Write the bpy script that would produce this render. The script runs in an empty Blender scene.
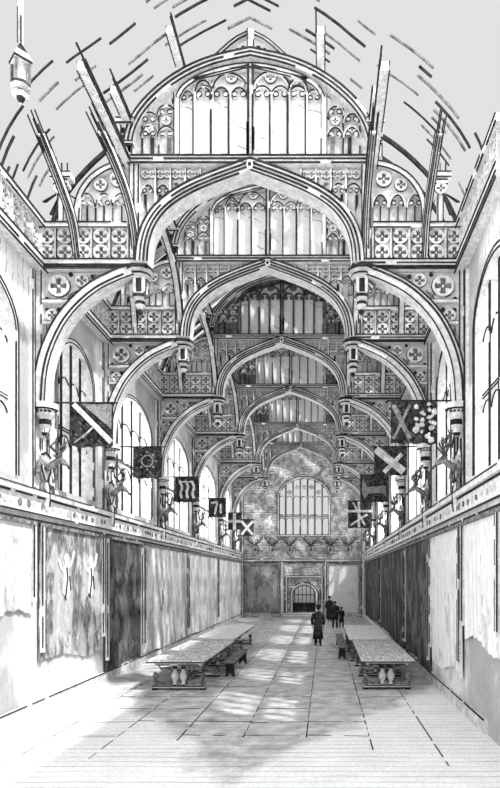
import bpy, bmesh, math, random
from mathutils import Vector
R = random.Random(7)
PI = math.pi
C = bpy.context.scene.collection
SC = bpy.context.scene

# ------------------------------------------------------------------ camera, light, exposure
F = 600.0                       # focal length in pixels for a 500 x 788 frame
cam = bpy.data.cameras.new('camera'); camo = bpy.data.objects.new('camera', cam); C.objects.link(camo)
cam.sensor_fit = 'HORIZONTAL'; cam.sensor_width = 36.0; cam.lens = 36.0*F/500.0
cam.shift_x = -75/500.0; cam.shift_y = 184/500.0
camo.location = (1.59, 0, 2.9); camo.rotation_euler = (PI/2, 0, 0)
cam.clip_end = 300
SC.camera = camo
SC.view_settings.view_transform = 'Standard'; SC.view_settings.look = 'None'
SC.view_settings.gamma = 1; SC.view_settings.use_curve_mapping = False
SC.view_settings.exposure = 0.12

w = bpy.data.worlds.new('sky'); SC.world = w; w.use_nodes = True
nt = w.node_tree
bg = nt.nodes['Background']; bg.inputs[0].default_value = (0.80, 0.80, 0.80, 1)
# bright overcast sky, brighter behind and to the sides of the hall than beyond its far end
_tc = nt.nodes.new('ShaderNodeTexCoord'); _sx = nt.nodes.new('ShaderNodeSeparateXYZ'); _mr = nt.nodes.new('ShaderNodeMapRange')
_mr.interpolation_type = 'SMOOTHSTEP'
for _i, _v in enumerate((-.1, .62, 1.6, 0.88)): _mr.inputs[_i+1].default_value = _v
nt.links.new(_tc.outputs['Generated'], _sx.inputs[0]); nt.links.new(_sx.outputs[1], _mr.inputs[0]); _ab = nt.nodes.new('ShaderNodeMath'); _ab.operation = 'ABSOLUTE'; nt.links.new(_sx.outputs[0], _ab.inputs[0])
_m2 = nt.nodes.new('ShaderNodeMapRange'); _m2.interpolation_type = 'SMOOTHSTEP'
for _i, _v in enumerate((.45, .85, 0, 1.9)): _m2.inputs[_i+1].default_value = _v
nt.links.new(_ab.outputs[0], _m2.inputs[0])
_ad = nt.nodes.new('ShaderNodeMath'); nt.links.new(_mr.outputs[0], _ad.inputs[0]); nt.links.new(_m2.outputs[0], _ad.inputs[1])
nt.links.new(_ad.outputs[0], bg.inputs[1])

sun = bpy.data.lights.new('sun', 'SUN'); suno = bpy.data.objects.new('sun', sun); C.objects.link(suno)
sun.energy = 5.0; sun.angle = math.radians(1.5); sun.color = (1, 1, 1)
suno.rotation_euler = Vector((-1.0, 0.62, -1.4)).to_track_quat('-Z', 'Y').to_euler()
suno.location = (20, 0, 30)
# daylight outside the side windows of the deeper bays
def daylight(sd, y, ly, power):
    a = bpy.data.lights.new('window_daylight', 'AREA'); a.shape = 'RECTANGLE'; a.size = 3.8; a.size_y = ly; a.energy = power
    o = bpy.data.objects.new('window_daylight', a); C.objects.link(o); o.location = (sd*5.6, y, 6.9)
    o.rotation_euler = Vector((-sd, 0, 0)).to_track_quat('-Z', 'Y').to_euler()
    return o

# ------------------------------------------------------------------ depths (m from the camera station)
D = [F/s for s in (46.5, 35.6, 27.0, 21.5, 17.3, 15.1)]      # the six trusses
YF = F/13.6                                                 # far wall
Y0 = 8.6                                                    # where the hall begins
HW = 4.6                                                    # half width
for _a, _c in list(zip(D, D[1:]))[1:]+[(D[5], YF)]:
    for _s in (-1, 1): daylight(_s, (_a+_c)/2, (_c-_a)*.6, 26*(_c-_a)*(1.0 if _a < 25 else 1.5))

# ------------------------------------------------------------------ materials
def new_mat(name):
    m = bpy.data.materials.new(name); m.use_nodes = True
    n = m.node_tree.nodes; l = m.node_tree.links
    b = n['Principled BSDF']; b.inputs['Roughness'].default_value = 0.92
    b.inputs['Specular IOR Level'].default_value = 0.1
    return m, n, l, b
def g(v): return (v, v, v, 1)
def tex_noise(n, l, vec, scale, detail=3, stretch=None, rough=0.55):
    t = n.new('ShaderNodeTexNoise'); t.inputs['Scale'].default_value = scale
    t.inputs['Detail'].default_value = detail; t.inputs['Roughness'].default_value = rough
    if stretch:
        mp = n.new('ShaderNodeMapping'); mp.inputs['Scale'].default_value = stretch
        l.new(vec, mp.inputs['Vector']); vec = mp.outputs[0]
    l.new(vec, t.inputs['Vector']); return t.outputs['Fac']
def ramp(n, l, fac, a, b, ca=0.0, cb=1.0):
    r = n.new('ShaderNodeMapRange'); r.inputs['From Min'].default_value = a; r.inputs['From Max'].default_value = b
    r.inputs['To Min'].default_value = ca; r.inputs['To Max'].default_value = cb
    l.new(fac, r.inputs['Value']); return r.outputs[0]
def mth(n, l, op, a, b):
    m = n.new('ShaderNodeMath'); m.operation = op
    for i, v in enumerate((a, b)):
        if isinstance(v, (int, float)): m.inputs[i].default_value = v
        else: l.new(v, m.inputs[i])
    return m.outputs[0]
def grain_mat(name, lo, hi, scale=2.0, stretch=None, grain=0.10, gscale=28, a=.35, b=.65,
              hatch=None, hatch_dark=0.1, hatch_mask=(.45, .6, .8), stain=None):
    """mottled grey surface; hatch = (dx, dy, dz, duty) cycles per metre along each axis, broken by a noise mask;
       stain = (scale, lo, hi, value)"""
    m, n, l, bs = new_mat(name)
    co = n.new('ShaderNodeTexCoord').outputs['Object']
    v = ramp(n, l, tex_noise(n, l, co, scale, 4, stretch), a, b, lo, hi)
    if stain:
        s = ramp(n, l, tex_noise(n, l, co, stain[0], 4), stain[1], stain[2])
        v = mth(n, l, 'MULTIPLY', v, ramp(n, l, s, 0, 1, 1, stain[3]))
    if grain:
        gr = ramp(n, l, tex_noise(n, l, co, gscale, 2, stretch), .3, .7, 1-grain, 1+grain)
        v = mth(n, l, 'MULTIPLY', v, gr)
    if hatch:
        dt = n.new('ShaderNodeVectorMath'); dt.operation = 'DOT_PRODUCT'
        l.new(co, dt.inputs[0]); dt.inputs[1].default_value = hatch[:3]
        wob = tex_noise(n, l, co, 1.5, 2)
        ph = mth(n, l, 'ADD', dt.outputs['Value'], mth(n, l, 'MULTIPLY', wob, 1.2))
        s = mth(n, l, 'FRACT', ph, 0)
        line = mth(n, l, 'LESS_THAN', s, hatch[3])
        mask = ramp(n, l, tex_noise(n, l, co, hatch_mask[2], 3), hatch_mask[0], hatch_mask[1])
        brk = ramp(n, l, tex_noise(n, l, co, 9, 2), .42, .5)
        k = mth(n, l, 'MULTIPLY', mth(n, l, 'MULTIPLY', line, mask), brk)
        mx = n.new('ShaderNodeMix'); mx.data_type = 'FLOAT'
        l.new(k, mx.inputs[0]); l.new(v, mx.inputs[2]); mx.inputs[3].default_value = hatch_dark
        v = mx.outputs[0]
    cc = n.new('ShaderNodeCombineColor')
    for i in range(3): l.new(v, cc.inputs[i])
    l.new(cc.outputs[0], bs.inputs['Base Color'])
    return m
M = {}
M['pale']   = grain_mat('pale_limed_oak', .60, .86, 7, grain=.16, gscale=26)
M['ink']    = grain_mat('black_moulding', .015, .05, 6, grain=.3)
M['mid']    = grain_mat('grey_oak_panel', .44, .72, 5, grain=.12, gscale=22)
M['dark']   = grain_mat('dark_oak_panel', .08, .26, 6, grain=.3, gscale=20)
M['light']  = grain_mat('white_panel', .78, .92, 3, grain=.05, hatch=(1.2, 0, 3.0, .10), hatch_dark=.45, hatch_mask=(.5, .56, 1.1))
M['board']  = grain_mat('grey_roof_board', .48, .72, 2.2, grain=.08, hatch=(0, 5.5, 0, .32), hatch_dark=.12, hatch_mask=(.42, .55, .7))
M['plaster']= grain_mat('pale_plaster', .66, .84, 1.1, grain=.06, gscale=24, stain=(.35, .46, .54, .55), hatch=(0, 4.5, 0, .13), hatch_dark=.30, hatch_mask=(.5, .6, .5))
M['stone']  = grain_mat('grey_wall_stone', .34, .80, 2.6, grain=.35, gscale=9, a=.38, b=.62, hatch=(0, 0, 5, .3), hatch_dark=.12, hatch_mask=(.5, .55, 1.4))
M['tabletop']=grain_mat('worn_table_board', .38, .80, 5, stretch=(2, .6, 1), grain=.2, gscale=14, hatch=(9, 0, 0, .25), hatch_dark=.2, hatch_mask=(.5, .6, 3))
M['tabletop_pale']=grain_mat('pale_table_board', .66, .84, 4, stretch=(2, .6, 1), grain=.1, gscale=14)
M['wood']   = grain_mat('dark_table_oak', .06, .30, 7, grain=.3)
M['cloth']  = grain_mat('black_cloth', .012, .05, 9, grain=.3)
M['skin']   = grain_mat('skin', .25, .32, 9, grain=.05)
M['antler'] = grain_mat('antler_bone', .03, .16, 14, grain=.3)
M['flag']   = grain_mat('dark_banner_cloth', .012, .07, 9, grain=.4, hatch=(9, 0, 9, .25), hatch_dark=.22, hatch_mask=(.5, .58, 4))
M['flagwhite']=grain_mat('white_banner_cloth', .45, .85, 8, grain=.15)
M['flaggrey']=grain_mat('grey_banner_cloth', .14, .34, 10, grain=.3)
def tapestry_mat(name, lo, hi, thr, seed):
    m, n, l, bs = new_mat(name)
    tc = n.new('ShaderNodeTexCoord').outputs['Object']
    mp = n.new('ShaderNodeMapping'); mp.inputs['Location'].default_value = (seed*3.1, seed*1.7, seed)
    l.new(tc, mp.inputs['Vector']); co = mp.outputs[0]
    a = ramp(n, l, tex_noise(n, l, co, 1.5, 5, (1, 1.1, .55), .7), thr-.03, thr+.03)
    b = ramp(n, l, tex_noise(n, l, co, 7, 4, (1, 1.6, .5), .7), .35, .65)
    c = ramp(n, l, tex_noise(n, l, co, 22, 2, (1, 2.2, .35)), .35, .65)
    v = mth(n, l, 'ADD', mth(n, l, 'MULTIPLY', a, .45), mth(n, l, 'ADD', mth(n, l, 'MULTIPLY', b, .35), mth(n, l, 'MULTIPLY', c, .2)))
    v = ramp(n, l, v, 0, 1, lo, hi)
    cc = n.new('ShaderNodeCombineColor')
    for i in range(3): l.new(v, cc.inputs[i])
    l.new(cc.outputs[0], bs.inputs['Base Color'])
    return m
def floor_mat():
    m, n, l, bs = new_mat('flagstone_floor')
    co = n.new('ShaderNodeTexCoord').outputs['Object']
    sx = n.new('ShaderNodeSeparateXYZ'); l.new(co, sx.inputs[0]); X, Y = sx.outputs[0], sx.outputs[1]
    # grey area with a ragged edge, paler stone elsewhere
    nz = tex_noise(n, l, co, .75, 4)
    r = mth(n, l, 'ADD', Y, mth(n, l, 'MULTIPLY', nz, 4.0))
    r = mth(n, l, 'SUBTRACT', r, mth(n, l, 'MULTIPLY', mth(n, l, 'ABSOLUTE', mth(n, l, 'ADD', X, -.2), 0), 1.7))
    worn = ramp(n, l, r, 10.3, 11.0)  # mask of the grey area
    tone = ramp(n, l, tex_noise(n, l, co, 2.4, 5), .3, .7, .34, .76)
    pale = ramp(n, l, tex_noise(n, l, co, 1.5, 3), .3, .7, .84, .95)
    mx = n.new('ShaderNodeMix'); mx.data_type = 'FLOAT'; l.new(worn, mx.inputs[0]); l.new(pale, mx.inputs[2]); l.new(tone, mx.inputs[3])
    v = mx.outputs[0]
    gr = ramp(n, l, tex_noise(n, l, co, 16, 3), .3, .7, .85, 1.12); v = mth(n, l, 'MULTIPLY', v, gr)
    # fine saw lines across the slabs
    s = mth(n, l, 'LESS_THAN', mth(n, l, 'FRACT', mth(n, l, 'ADD', mth(n, l, 'MULTIPLY', Y, 4.2), mth(n, l, 'MULTIPLY', nz, .6)), 0), .16)
    k = mth(n, l, 'MULTIPLY', s, ramp(n, l, tex_noise(n, l, co, 1.1, 3, (.4, 2, 1)), .35, .6, .1, .38))
    v = mth(n, l, 'MULTIPLY', v, mth(n, l, 'SUBTRACT', 1, k))
    cc = n.new('ShaderNodeCombineColor')
    for i in range(3): l.new(v, cc.inputs[i])
    l.new(cc.outputs[0], bs.inputs['Base Color'])
    return m
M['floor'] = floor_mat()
def glass_mat():
    m, n, l, bs = new_mat('leaded_glass')
    out = n['Material Output']
    tr = n.new('ShaderNodeBsdfTransparent'); tr.inputs[0].default_value = g(.92)
    df = n.new('ShaderNodeBsdfTranslucent'); df.inputs[0].default_value = g(.9)
    mx = n.new('ShaderNodeMixShader'); mx.inputs[0].default_value = .10
    l.new(tr.outputs[0], mx.inputs[1]); l.new(df.outputs[0], mx.inputs[2]); l.new(mx.outputs[0], out.inputs[0])
    return m
M['glass'] = glass_mat()

# ------------------------------------------------------------------ mesh collector
class MB:
    """collects geometry given in a frame (u along, v up, w out of the surface) and links it as ONE mesh"""
    def __init__(s, frame=None):
        s.V = []; s.Fc = []; s.mi = []; s.mats = []
        s.f = frame or (lambda u, v, w: (u, -w, v))
    def mid(s, m):
        if m not in s.mats: s.mats.append(m)
        return s.mats.index(m)
    def add(s, verts, faces, m, raw=False):
        b = len(s.V); s.V += [tuple(v) if raw else s.f(*v) for v in verts]
        k = s.mid(m)
        for f in faces: s.Fc.append([b+i for i in f]); s.mi.append(k)
    def box(s, u0, u1, v0, v1, w0, w1, m):
        vs = [(u, v, w) for u in (u0, u1) for v in (v0, v1) for w in (w0, w1)]
        s.add(vs, [(0, 1, 3, 2), (4, 6, 7, 5), (0, 4, 5, 1), (2, 3, 7, 6), (0, 2, 6, 4), (1, 5, 7, 3)], m)
    def prism(s, poly, w0, w1, m):
        n = len(poly)
        s.add([(u, v, w0) for u, v in poly]+[(u, v, w1) for u, v in poly],
              [list(range(n))[::-1], list(range(n, 2*n))]+[(i, (i+1) % n, n+(i+1) % n, n+i) for i in range(n)], m)
    def ribbon(s, pts, wd, w0, w1, m, closed=False, off=0.0):
        n = len(pts)
        if n < 2: return
        L, Rr = [], []
        for i in range(n):
            if closed: a, b = pts[i-1], pts[(i+1) % n]
            else: a, b = pts[max(i-1, 0)], pts[min(i+1, n-1)]
            dx, dy = b[0]-a[0], b[1]-a[1]; d = math.hypot(dx, dy) or 1
            nx, ny = -dy/d, dx/d
            p = pts[i]
            L.append((p[0]+nx*(off+wd/2), p[1]+ny*(off+wd/2))); Rr.append((p[0]+nx*(off-wd/2), p[1]+ny*(off-wd/2)))
        vs = []
        for i in range(n): vs += [(L[i][0], L[i][1], w0), (L[i][0], L[i][1], w1), (Rr[i][0], Rr[i][1], w1), (Rr[i][0], Rr[i][1], w0)]
        fs = []
        for i in range(n if closed else n-1):
            a = 4*i; b = 4*((i+1) % n)
            for k in range(4): fs.append((a+k, a+(k+1) % 4, b+(k+1) % 4, b+k))
        if not closed: fs += [(0, 1, 2, 3), (4*n-1, 4*n-2, 4*n-3, 4*n-4)]
        s.add(vs, fs, m)
    def ink(s, pts, wd, w, off=0.0, brk=.10, m=None, closed=False, t=.02):
        """thin black moulding along a line, worn away here and there"""
        if closed: pts = pts+[pts[0]]
        pts = resample(pts, .11); brk *= .6
        run = []
        for p in pts:
            if R.random() < brk and len(run) > 2:
                s.ribbon(run, wd*R.uniform(.5, 1.1), w-.004, w+t, m or M['ink'], off=off); run = []
            else: run.append(p)
        if len(run) > 1: s.ribbon(run, wd*R.uniform(.5, 1.1), w-.004, w+t, m or M['ink'], off=off)
    def member(s, pts, wd, w0, w1, m=None, iw=.03, lines=(-.5, .5), brk=.07):
        """a pale moulded timber with black quirks at the given fractions of its width"""
        s.ribbon(pts, wd, w0, w1, m or M['pale'])
        for f in lines: s.ink(pts, iw, w1, off=f*wd*.96, brk=brk)
    def lathe(s, cx, cy, prof, m, seg=10, axis='v', m2=None, every=0):
        """prof = [(radius, height)], axis v is up; cx, cy = u, w centre"""
        n = len(prof); vs = []
        for r, h in prof:
            for k in range(seg):
                a = 2*PI*k/seg; vs.append((cx+r*math.cos(a), h, cy+r*math.sin(a)))
        for i in range(n-1):
            fs = [(i*seg+k, i*seg+(k+1) % seg, (i+1)*seg+(k+1) % seg, (i+1)*seg+k) for k in range(seg)]
            if i == 0:
                base = vs
            b = len(s.V) if i == 0 else b0
            if i == 0:
                b0 = len(s.V); s.V += [s.f(*v) for v in vs]
            k2 = s.mid(m2 if (m2 and every and i % every == 0) else m)
            for f in fs: s.Fc.append([b0+j for j in f]); s.mi.append(k2)
        k2 = s.mid(m)
        s.Fc.append([b0+k for k in range(seg)][::-1]); s.mi.append(k2)
        s.Fc.append([b0+(n-1)*seg+k for k in range(seg)]); s.mi.append(k2)
    def tube(s, pts, rad, m, seg=6):
        """tube along 3-D points of the frame, radius per point"""
        n = len(pts); P = [Vector(p) for p in pts]; vs = []
        for i in range(n):
            t = (P[min(i+1, n-1)]-P[max(i-1, 0)]); t = t.normalized() if t.length > 1e-6 else Vector((0, 0, 1))
            a = t.orthogonal().normalized(); b = t.cross(a)
            r = rad[i] if isinstance(rad, (list, tuple)) else rad
            for k in range(seg):
                q = P[i]+(a*math.cos(2*PI*k/seg)+b*math.sin(2*PI*k/seg))*r; vs.append(tuple(q))
        fs = [(i*seg+k, i*seg+(k+1) % seg, (i+1)*seg+(k+1) % seg, (i+1)*seg+k) for i in range(n-1) for k in range(seg)]
        fs += [list(range(seg))[::-1], [(n-1)*seg+k for k in range(seg)]]
        s.add(vs, fs, m)
    def blob(s, c, r, m, seg=8, rings=6):
        vs = []; fs = []
        for i in range(rings+1):
            th = PI*i/rings
            for k in range(seg):
                a = 2*PI*k/seg; vs.append((c[0]+r[0]*math.sin(th)*math.cos(a), c[1]+r[1]*math.cos(th), c[2]+r[2]*math.sin(th)*math.sin(a)))
        for i in range(rings):
            for k in range(seg): fs.append((i*seg+k, i*seg+(k+1) % seg, (i+1)*seg+(k+1) % seg, (i+1)*seg+k))
        s.add(vs, fs, m)
    def build(s, name, parent=None, smooth=False, **tags):
        # the upper works are set out a little squatter than their drawing heights
        s.V = [(x, y, 6.6+(z-6.6)*.955 if z > 6.6 else z) for x, y, z in s.V]
        me = bpy.data.meshes.new(name); me.from_pydata(s.V, [], s.Fc)
        for m in s.mats: me.materials.append(m)
        for p, k in zip(me.polygons, s.mi): p.material_index = k; p.use_smooth = smooth
        bm = bmesh.new(); bm.from_mesh(me)
        bmesh.ops.remove_doubles(bm, verts=bm.verts, dist=1e-5) if smooth else None
        bmesh.ops.recalc_face_normals(bm, faces=bm.faces); bm.to_mesh(me); bm.free()
        o = bpy.data.objects.new(name, me); C.objects.link(o)
        if parent: o.parent = parent
        for k, v in tags.items(): o[k] = v
        return o
def resample(pts, step):
    out = [pts[0]]
    for a, b in zip(pts, pts[1:]):
        d = math.hypot(b[0]-a[0], b[1]-a[1]); n = max(1, int(d/step))
        out += [(a[0]+(b[0]-a[0])*i/n, a[1]+(b[1]-a[1])*i/n) for i in range(1, n+1)]
    return out
def smooth_pts(pts, n=2):
    for _ in range(n):
        q = [pts[0]]
        for a, b in zip(pts, pts[1:]):
            q += [tuple(.75*x+.25*y for x, y in zip(a, b)), tuple(.25*x+.75*y for x, y in zip(a, b))]
        pts = q+[pts[-1]]
    return pts
def circle(cu, cv, r, n=16, a0=0, a1=2*PI):
    return [(cu+r*math.cos(a0+(a1-a0)*i/n), cv+r*math.sin(a0+(a1-a0)*i/n)) for i in range(n+(0 if abs(a1-a0-2*PI) < 1e-6 else 1))]
def pointed(u0, u1, v0, h, n=8):
    """pointed arch from (u0,v0) over to (u1,v0), rise h"""
    c = (u0+u1)/2; out = []
    for i in range(n+1):
        t = i/n*PI/2; out.append((u0+(c-u0)*(1-math.cos(t))**.85, v0+h*math.sin(t)**.9))
    return out+[(2*c-p[0], p[1]) for p in out[-2::-1]]
def empty(name, loc=(0, 0, 0), rz=0, **tags):
    o = bpy.data.objects.new(name, None); C.objects.link(o); o.location = loc; o.rotation_euler = (0, 0, rz)
    o.empty_display_size = .2
    for k, v in tags.items(): o[k] = v
    return o
def copy_tree(o, parent=None, **tags):
    c = o.copy(); C.objects.link(c)
    if parent: c.parent = parent
    for k, v in tags.items(): c[k] = v
    for ch in list(o.children): copy_tree(ch, c)
    return c
left_f  = lambda u, v, w: (-HW+w, u, v)
right_f = lambda u, v, w: (HW-w, u, v)
far_f   = lambda u, v, w: (u, YF-w, v)
def side_f(sd): return left_f if sd < 0 else right_f
SN = {-1: 'left', 1: 'right'}

# ------------------------------------------------------------------ tracery pieces
def quatrefoil(b, cu, cv, r, w, back=None):
    """pierced roundel: black ground, pale ring, four pale cusps"""
    b.prism(circle(cu, cv, r*.98, 14), w, w+.012, back or M['dark'])
    b.ribbon(circle(cu, cv, r*.92, 14), r*.22, w, w+.07, M['pale'], closed=True)
    b.ink(circle(cu, cv, r*1.06, 14), r*.10, w+.01, closed=True, brk=.15)
    a0 = PI/4
    for k in range(4):
        a = a0+k*PI/2
        b.prism([(cu+r*.9*math.cos(a-.42), cv+r*.9*math.sin(a-.42)), (cu+r*.9*math.cos(a+.42), cv+r*.9*math.sin(a+.42)), (cu+r*.30*math.cos(a), cv+r*.30*math.sin(a))], w, w+.06, M['pale'])
    b.prism(circle(cu, cv, r*.13, 6), w+.01, w+.05, M['pale'])
def light_head(b, u0, u1, v, h, w, m=None, bw=.03, foil=True):
    """cusped pointed head of one light"""
    p = pointed(u0, u1, v, h, 6)
    b.ribbon(p, bw*1.6, w, w+.05, m or M['pale'])
    b.ink(p, bw, w+.05, off=-bw*.6, brk=.1)
    if foil:
        c = (u0+u1)/2; r = (u1-u0)*.16
        for s in (-1, 1): b.prism(circle(c+s*r*1.5, v+h*.28, r, 8), w, w+.06, M['pale'])
        for s in (-1, 1): b.ink(circle(c+s*r*1.5, v+h*.28, r, 8), bw*.6, w+.06, closed=True, brk=.2)
def arch_z(pts, u):
    for a, b in zip(pts, pts[1:]):
        if (a[0]-u)*(b[0]-u) <= 0 and a[0] != b[0]: return a[1]+(b[1]-a[1])*(u-a[0])/(b[0]-a[0])
    return None

# ------------------------------------------------------------------ the roof truss
GA = smooth_pts([(-2.30, 9.75), (-2.27, 10.17), (-2.13, 10.62), (-1.83, 11.02), (-1.34, 11.36), (-.70, 11.64), (0, 11.90)], 2)
GA = GA+[(-u, v) for u, v in GA[-2::-1]]
HB = smooth_pts([(-4.48, 6.62), (-4.44, 7.37), (-4.26, 8.0), (-3.94, 8.62), (-3.40, 9.17), (-2.85, 9.46), (-2.45, 9.60)], 2)
OA = smooth_pts([(-2.62, 12.2), (-2.58, 12.7), (-2.30, 13.25), (-1.66, 13.85), (-.9, 14.25), (0, 14.45)], 2)
OA = OA+[(-u, v) for u, v in OA[-2::-1]]
def make_truss(first):
    root = empty('roof_truss', (0, 0, 0))
    def mir(s, pts): return [(u*-s, v) for u, v in pts] if s > 0 else pts
    for s in (-1, 1):
        # hammer beam
        b = MB(); b.member([(s*4.6, 9.72), (s*2.3, 9.72)], .22, -.22, .16, lines=(-.5, -.1, .5), iw=.035, brk=.04)
        b.box(min(s*4.6, s*2.35), max(s*4.6, s*2.35), 9.64, 9.67, .16, .2, M['ink']); b.build('hammer_beam', root)
        # pierced frieze on the beam
        b = MB(); u0, u1 = (s*4.55, s*2.62); n = 5; st = (u1-u0)/n
        b.box(min(u0, u1), max(u0, u1), 9.84, 10.56, -.04, .02, M['mid'])
        for i in range(n):
            c = u0+st*(i+.5)
            for j in range(2): quatrefoil(b, c, 10.02+j*.36, .165, .02)
        for i in range(n+1):
            c = u0+st*i; b.ribbon([(c, 9.84), (c, 10.56)], .05, -.05, .10, M['pale']); b.ink([(c+.03, 9.84), (c+.03, 10.56)], .022, .10)
        b.member([(u0, 10.60), (u1, 10.60)], .12, -.12, .14, lines=(-.5, .5), iw=.03)
        b.build('frieze_panel', root)
        # arched brace below the beam, from corbel to pendant
        b = MB(); p = mir(s, HB)
        b.member(p, .25, -.18, .18, lines=(-.5, -.18, .5), iw=.04, brk=.03); b.build('arched_brace', root)
        # wall post
        b = MB(); b.member([(s*4.52, 6.6), (s*4.52, 9.62)], .14, -.12, .12, lines=(-.5, .5)); b.build('wall_post', root)
        # tracery between brace and beam
        b = MB(); zt = 9.60
        poly = [(s*4.45, zt), (s*4.45, 7.4)]+[(q[0], q[1]+.12) for q in p if 7.45 < q[1] < 9.42]+[(s*2.75, zt)]
        b.prism(poly, -.05, 0.0, M['mid'])
        quatrefoil(b, s*4.12, 9.28, .23, 0); quatrefoil(b, s*3.62, 9.40, .14, 0); quatrefoil(b, s*4.26, 8.62, .13, 0)
        b.prism([(s*3.45, 9.55), (s*3.0, 9.55), (s*3.35, 9.38)], 0, .02, M['dark'])
        b.prism([(s*4.4, 8.42), (s*4.4, 7.8), (s*4.3, 8.2)], 0, .02, M['dark'])
        b.prism([(s*3.93, 9.1), (s*3.75, 9.2), (s*3.95, 8.9)], 0, .02, M['dark'])
        b.ribbon([(s*4.45, 8.92), (s*3.86, 8.92)], .07, -.03, .10, M['pale']); b.ink([(s*4.45, 8.96), (s*3.86, 8.96)], .025, .08)
        b.ribbon([(s*4.45, 8.44), (s*4.15, 8.44)], .06, -.03, .10, M['pale']); b.ink([(s*4.45, 8.47), (s*4.15, 8.47)], .025, .08)
        for k, (u, v) in enumerate([(4.37, 8.75), (4.12, 8.76), (3.87, 9.55), (4.38, 9.0), (3.4, 9.5)]):
            b.prism(circle(s*u, v, .05, 6), 0, .03, M['ink'])
        b.build('spandrel_tracery', root)
        # corbel on the wall
        b = MB(); b.lathe(s*4.42, 0, [(.05, 5.95), (.09, 6.02), (.07, 6.1), (.13, 6.18), (.12, 6.3), (.19, 6.4), (.19, 6.5), (.26, 6.52), (.26, 6.64)], M['pale'], 10, m2=M['ink'], every=3)
        for k in range(5): b.prism(circle(s*4.42-.16+k*.08, 6.45, .025, 6), .12, .21, M['ink'])
        b.build('corbel', root)
        # hammer post above the beam
        b = MB(); b.member([(s*2.47, 9.82), (s*2.47, 12.0)], .20, -.15, .15, lines=(-.5, 0, .5), iw=.03)
        b.build('hammer_post', root)
        # upper post with niche head
        b = MB(); u = s*2.66
        b.member([(u, 12.1), (u, 12.45)], .30, -.15, .15, lines=(-.5, .5))
        b.member([(u, 12.45), (u, 12.82)], .20, -.12, .12, lines=(-.5, .5))
        for j in range(2):
            for k in (-1, 1): b.box(u+k*.05-.028, u+k*.05+.028, 12.48+j*.17, 12.6+j*.17, .12, .135, M['ink'])
        b.member([(u-.19, 12.88), (u+.19, 12.88)], .12, -.2, .2, lines=(-.5, .5))
        b.member([(u-.15, 12.4), (u+.15, 12.4)], .07, -.18, .18, lines=(-.5, .5))
        b.build('niche_post', root)
        # pendant under the hammer beam
        b = MB(); pu = s*2.38
        b.lathe(pu, 0, [(.16, 9.72), (.28, 9.68), (.30, 9.58), (.22, 9.54), (.24, 9.48), (.14, 9.42), (.12, 9.12), (.16, 9.08), (.17, 9.0), (.10, 8.94), (.11, 8.86), (.05, 8.76), (.015, 8.66)][::-1], M['mid'], 10, m2=M['ink'], every=2)
        for k in range(4):
            a = PI/4+k*PI/2; b.box(pu+.13*math.cos(a)-.03, pu+.13*math.cos(a)+.03, 9.1, 9.44, .13*math.sin(a)-.03, .13*math.sin(a)+.03, M['pale'])
        b.box(pu-.035, pu+.035, 9.14, 9.40, .11, .13, M['ink'])
        for k in range(5): b.prism(circle(pu-.2+k*.1, 9.63, .028, 6), .18, .30, M['ink'])
        pd = b.build('pendant', root)
        b = MB(); b.blob((pu, 8.72, 0), (.06, .08, .06), M['ink']); b.build('finial', pd)
        # carved scrolls either side of the pendant head
        for k in (-1, 1):
            b = MB(); b.tube([(pu+k*.12, 9.42, .05), (pu+k*.27, 9.28, .08), (pu+k*.24, 9.06, .1), (pu+k*.13, 8.98, .1), (pu+k*.12, 9.12, .12)], [.035, .045, .045, .035, .02], M['dark'])
            b.build('scroll', pd)
        # side arch with tracery over the frieze
        b = MB(); A = smooth_pts([(s*3.72, 10.66), (s*3.70, 11.2), (s*3.45, 11.65), (s*3.05, 11.93), (s*2.62, 12.02)], 2)
        b.member(A, .12, -.1, .1, iw=.03)
        b.prism([(s*2.58, 10.66)]+[(s*2.58, 12.0)]+A[::-1], -.05, -.01, M['plaster'])
        quatrefoil(b, s*2.85, 11.68, .16, 0); quatrefoil(b, s*3.22, 11.55, .13, 0)
        for c in (2.62, 2.98, 3.36): light_head(b, s*c, s*(c+.32), 11.05, .28, 0)
        for c in (2.62, 2.78, 2.97, 3.16, 3.34, 3.52, 3.66): b.ink([(s*c, 10.66), (s*c, 11.1)], .028, 0, brk=.05)
        b.build('side_arch', root)
        # niche canopy over the outer end of the frieze, with fanning ribs
        b = MB(); u = s*4.06
        b.member([(u, 10.66), (u, 11.5)], .12, -.08, .08, iw=.025); b.member([(u-.22, 11.74), (u+.22, 11.74)], .12, -.12, .12, iw=.03)
        b.member([(u-.15, 11.58), (u+.15, 11.58)], .10, -.1, .1, iw=.03); quatrefoil(b, u, 11.42, .12, .08)
        for k in (-.14, 0, .12): b.ink([(u+k, 11.8), (u+k, 12.05)], .03, .02, brk=0)
        for k in range(5):
            a = PI*(.12+.19*k); b.prism([(u+.14*math.cos(a), 11.42-.14*math.sin(a)), (u+.42*math.cos(a)-.03, 11.42-.62*math.sin(a)), (u+.42*math.cos(a)+.04, 11.42-.62*math.sin(a))], -.03, .03, M['ink'])
        b.build('niche_canopy', root)
        # spandrel over the great arch
        b = MB(); P = [q for q in GA if q[0]*s > 0.25] ; P.sort(key=lambda q: abs(q[0]))
        poly = [(s*.3, 11.93), (s*2.38, 11.93), (s*2.38, 10.2)]+[(q[0], q[1]+.1) for q in P[::-1] if abs(q[0]) < 2.25]
        b.prism(poly, -.05, 0, M['mid'])
        c = 2.36
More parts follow.
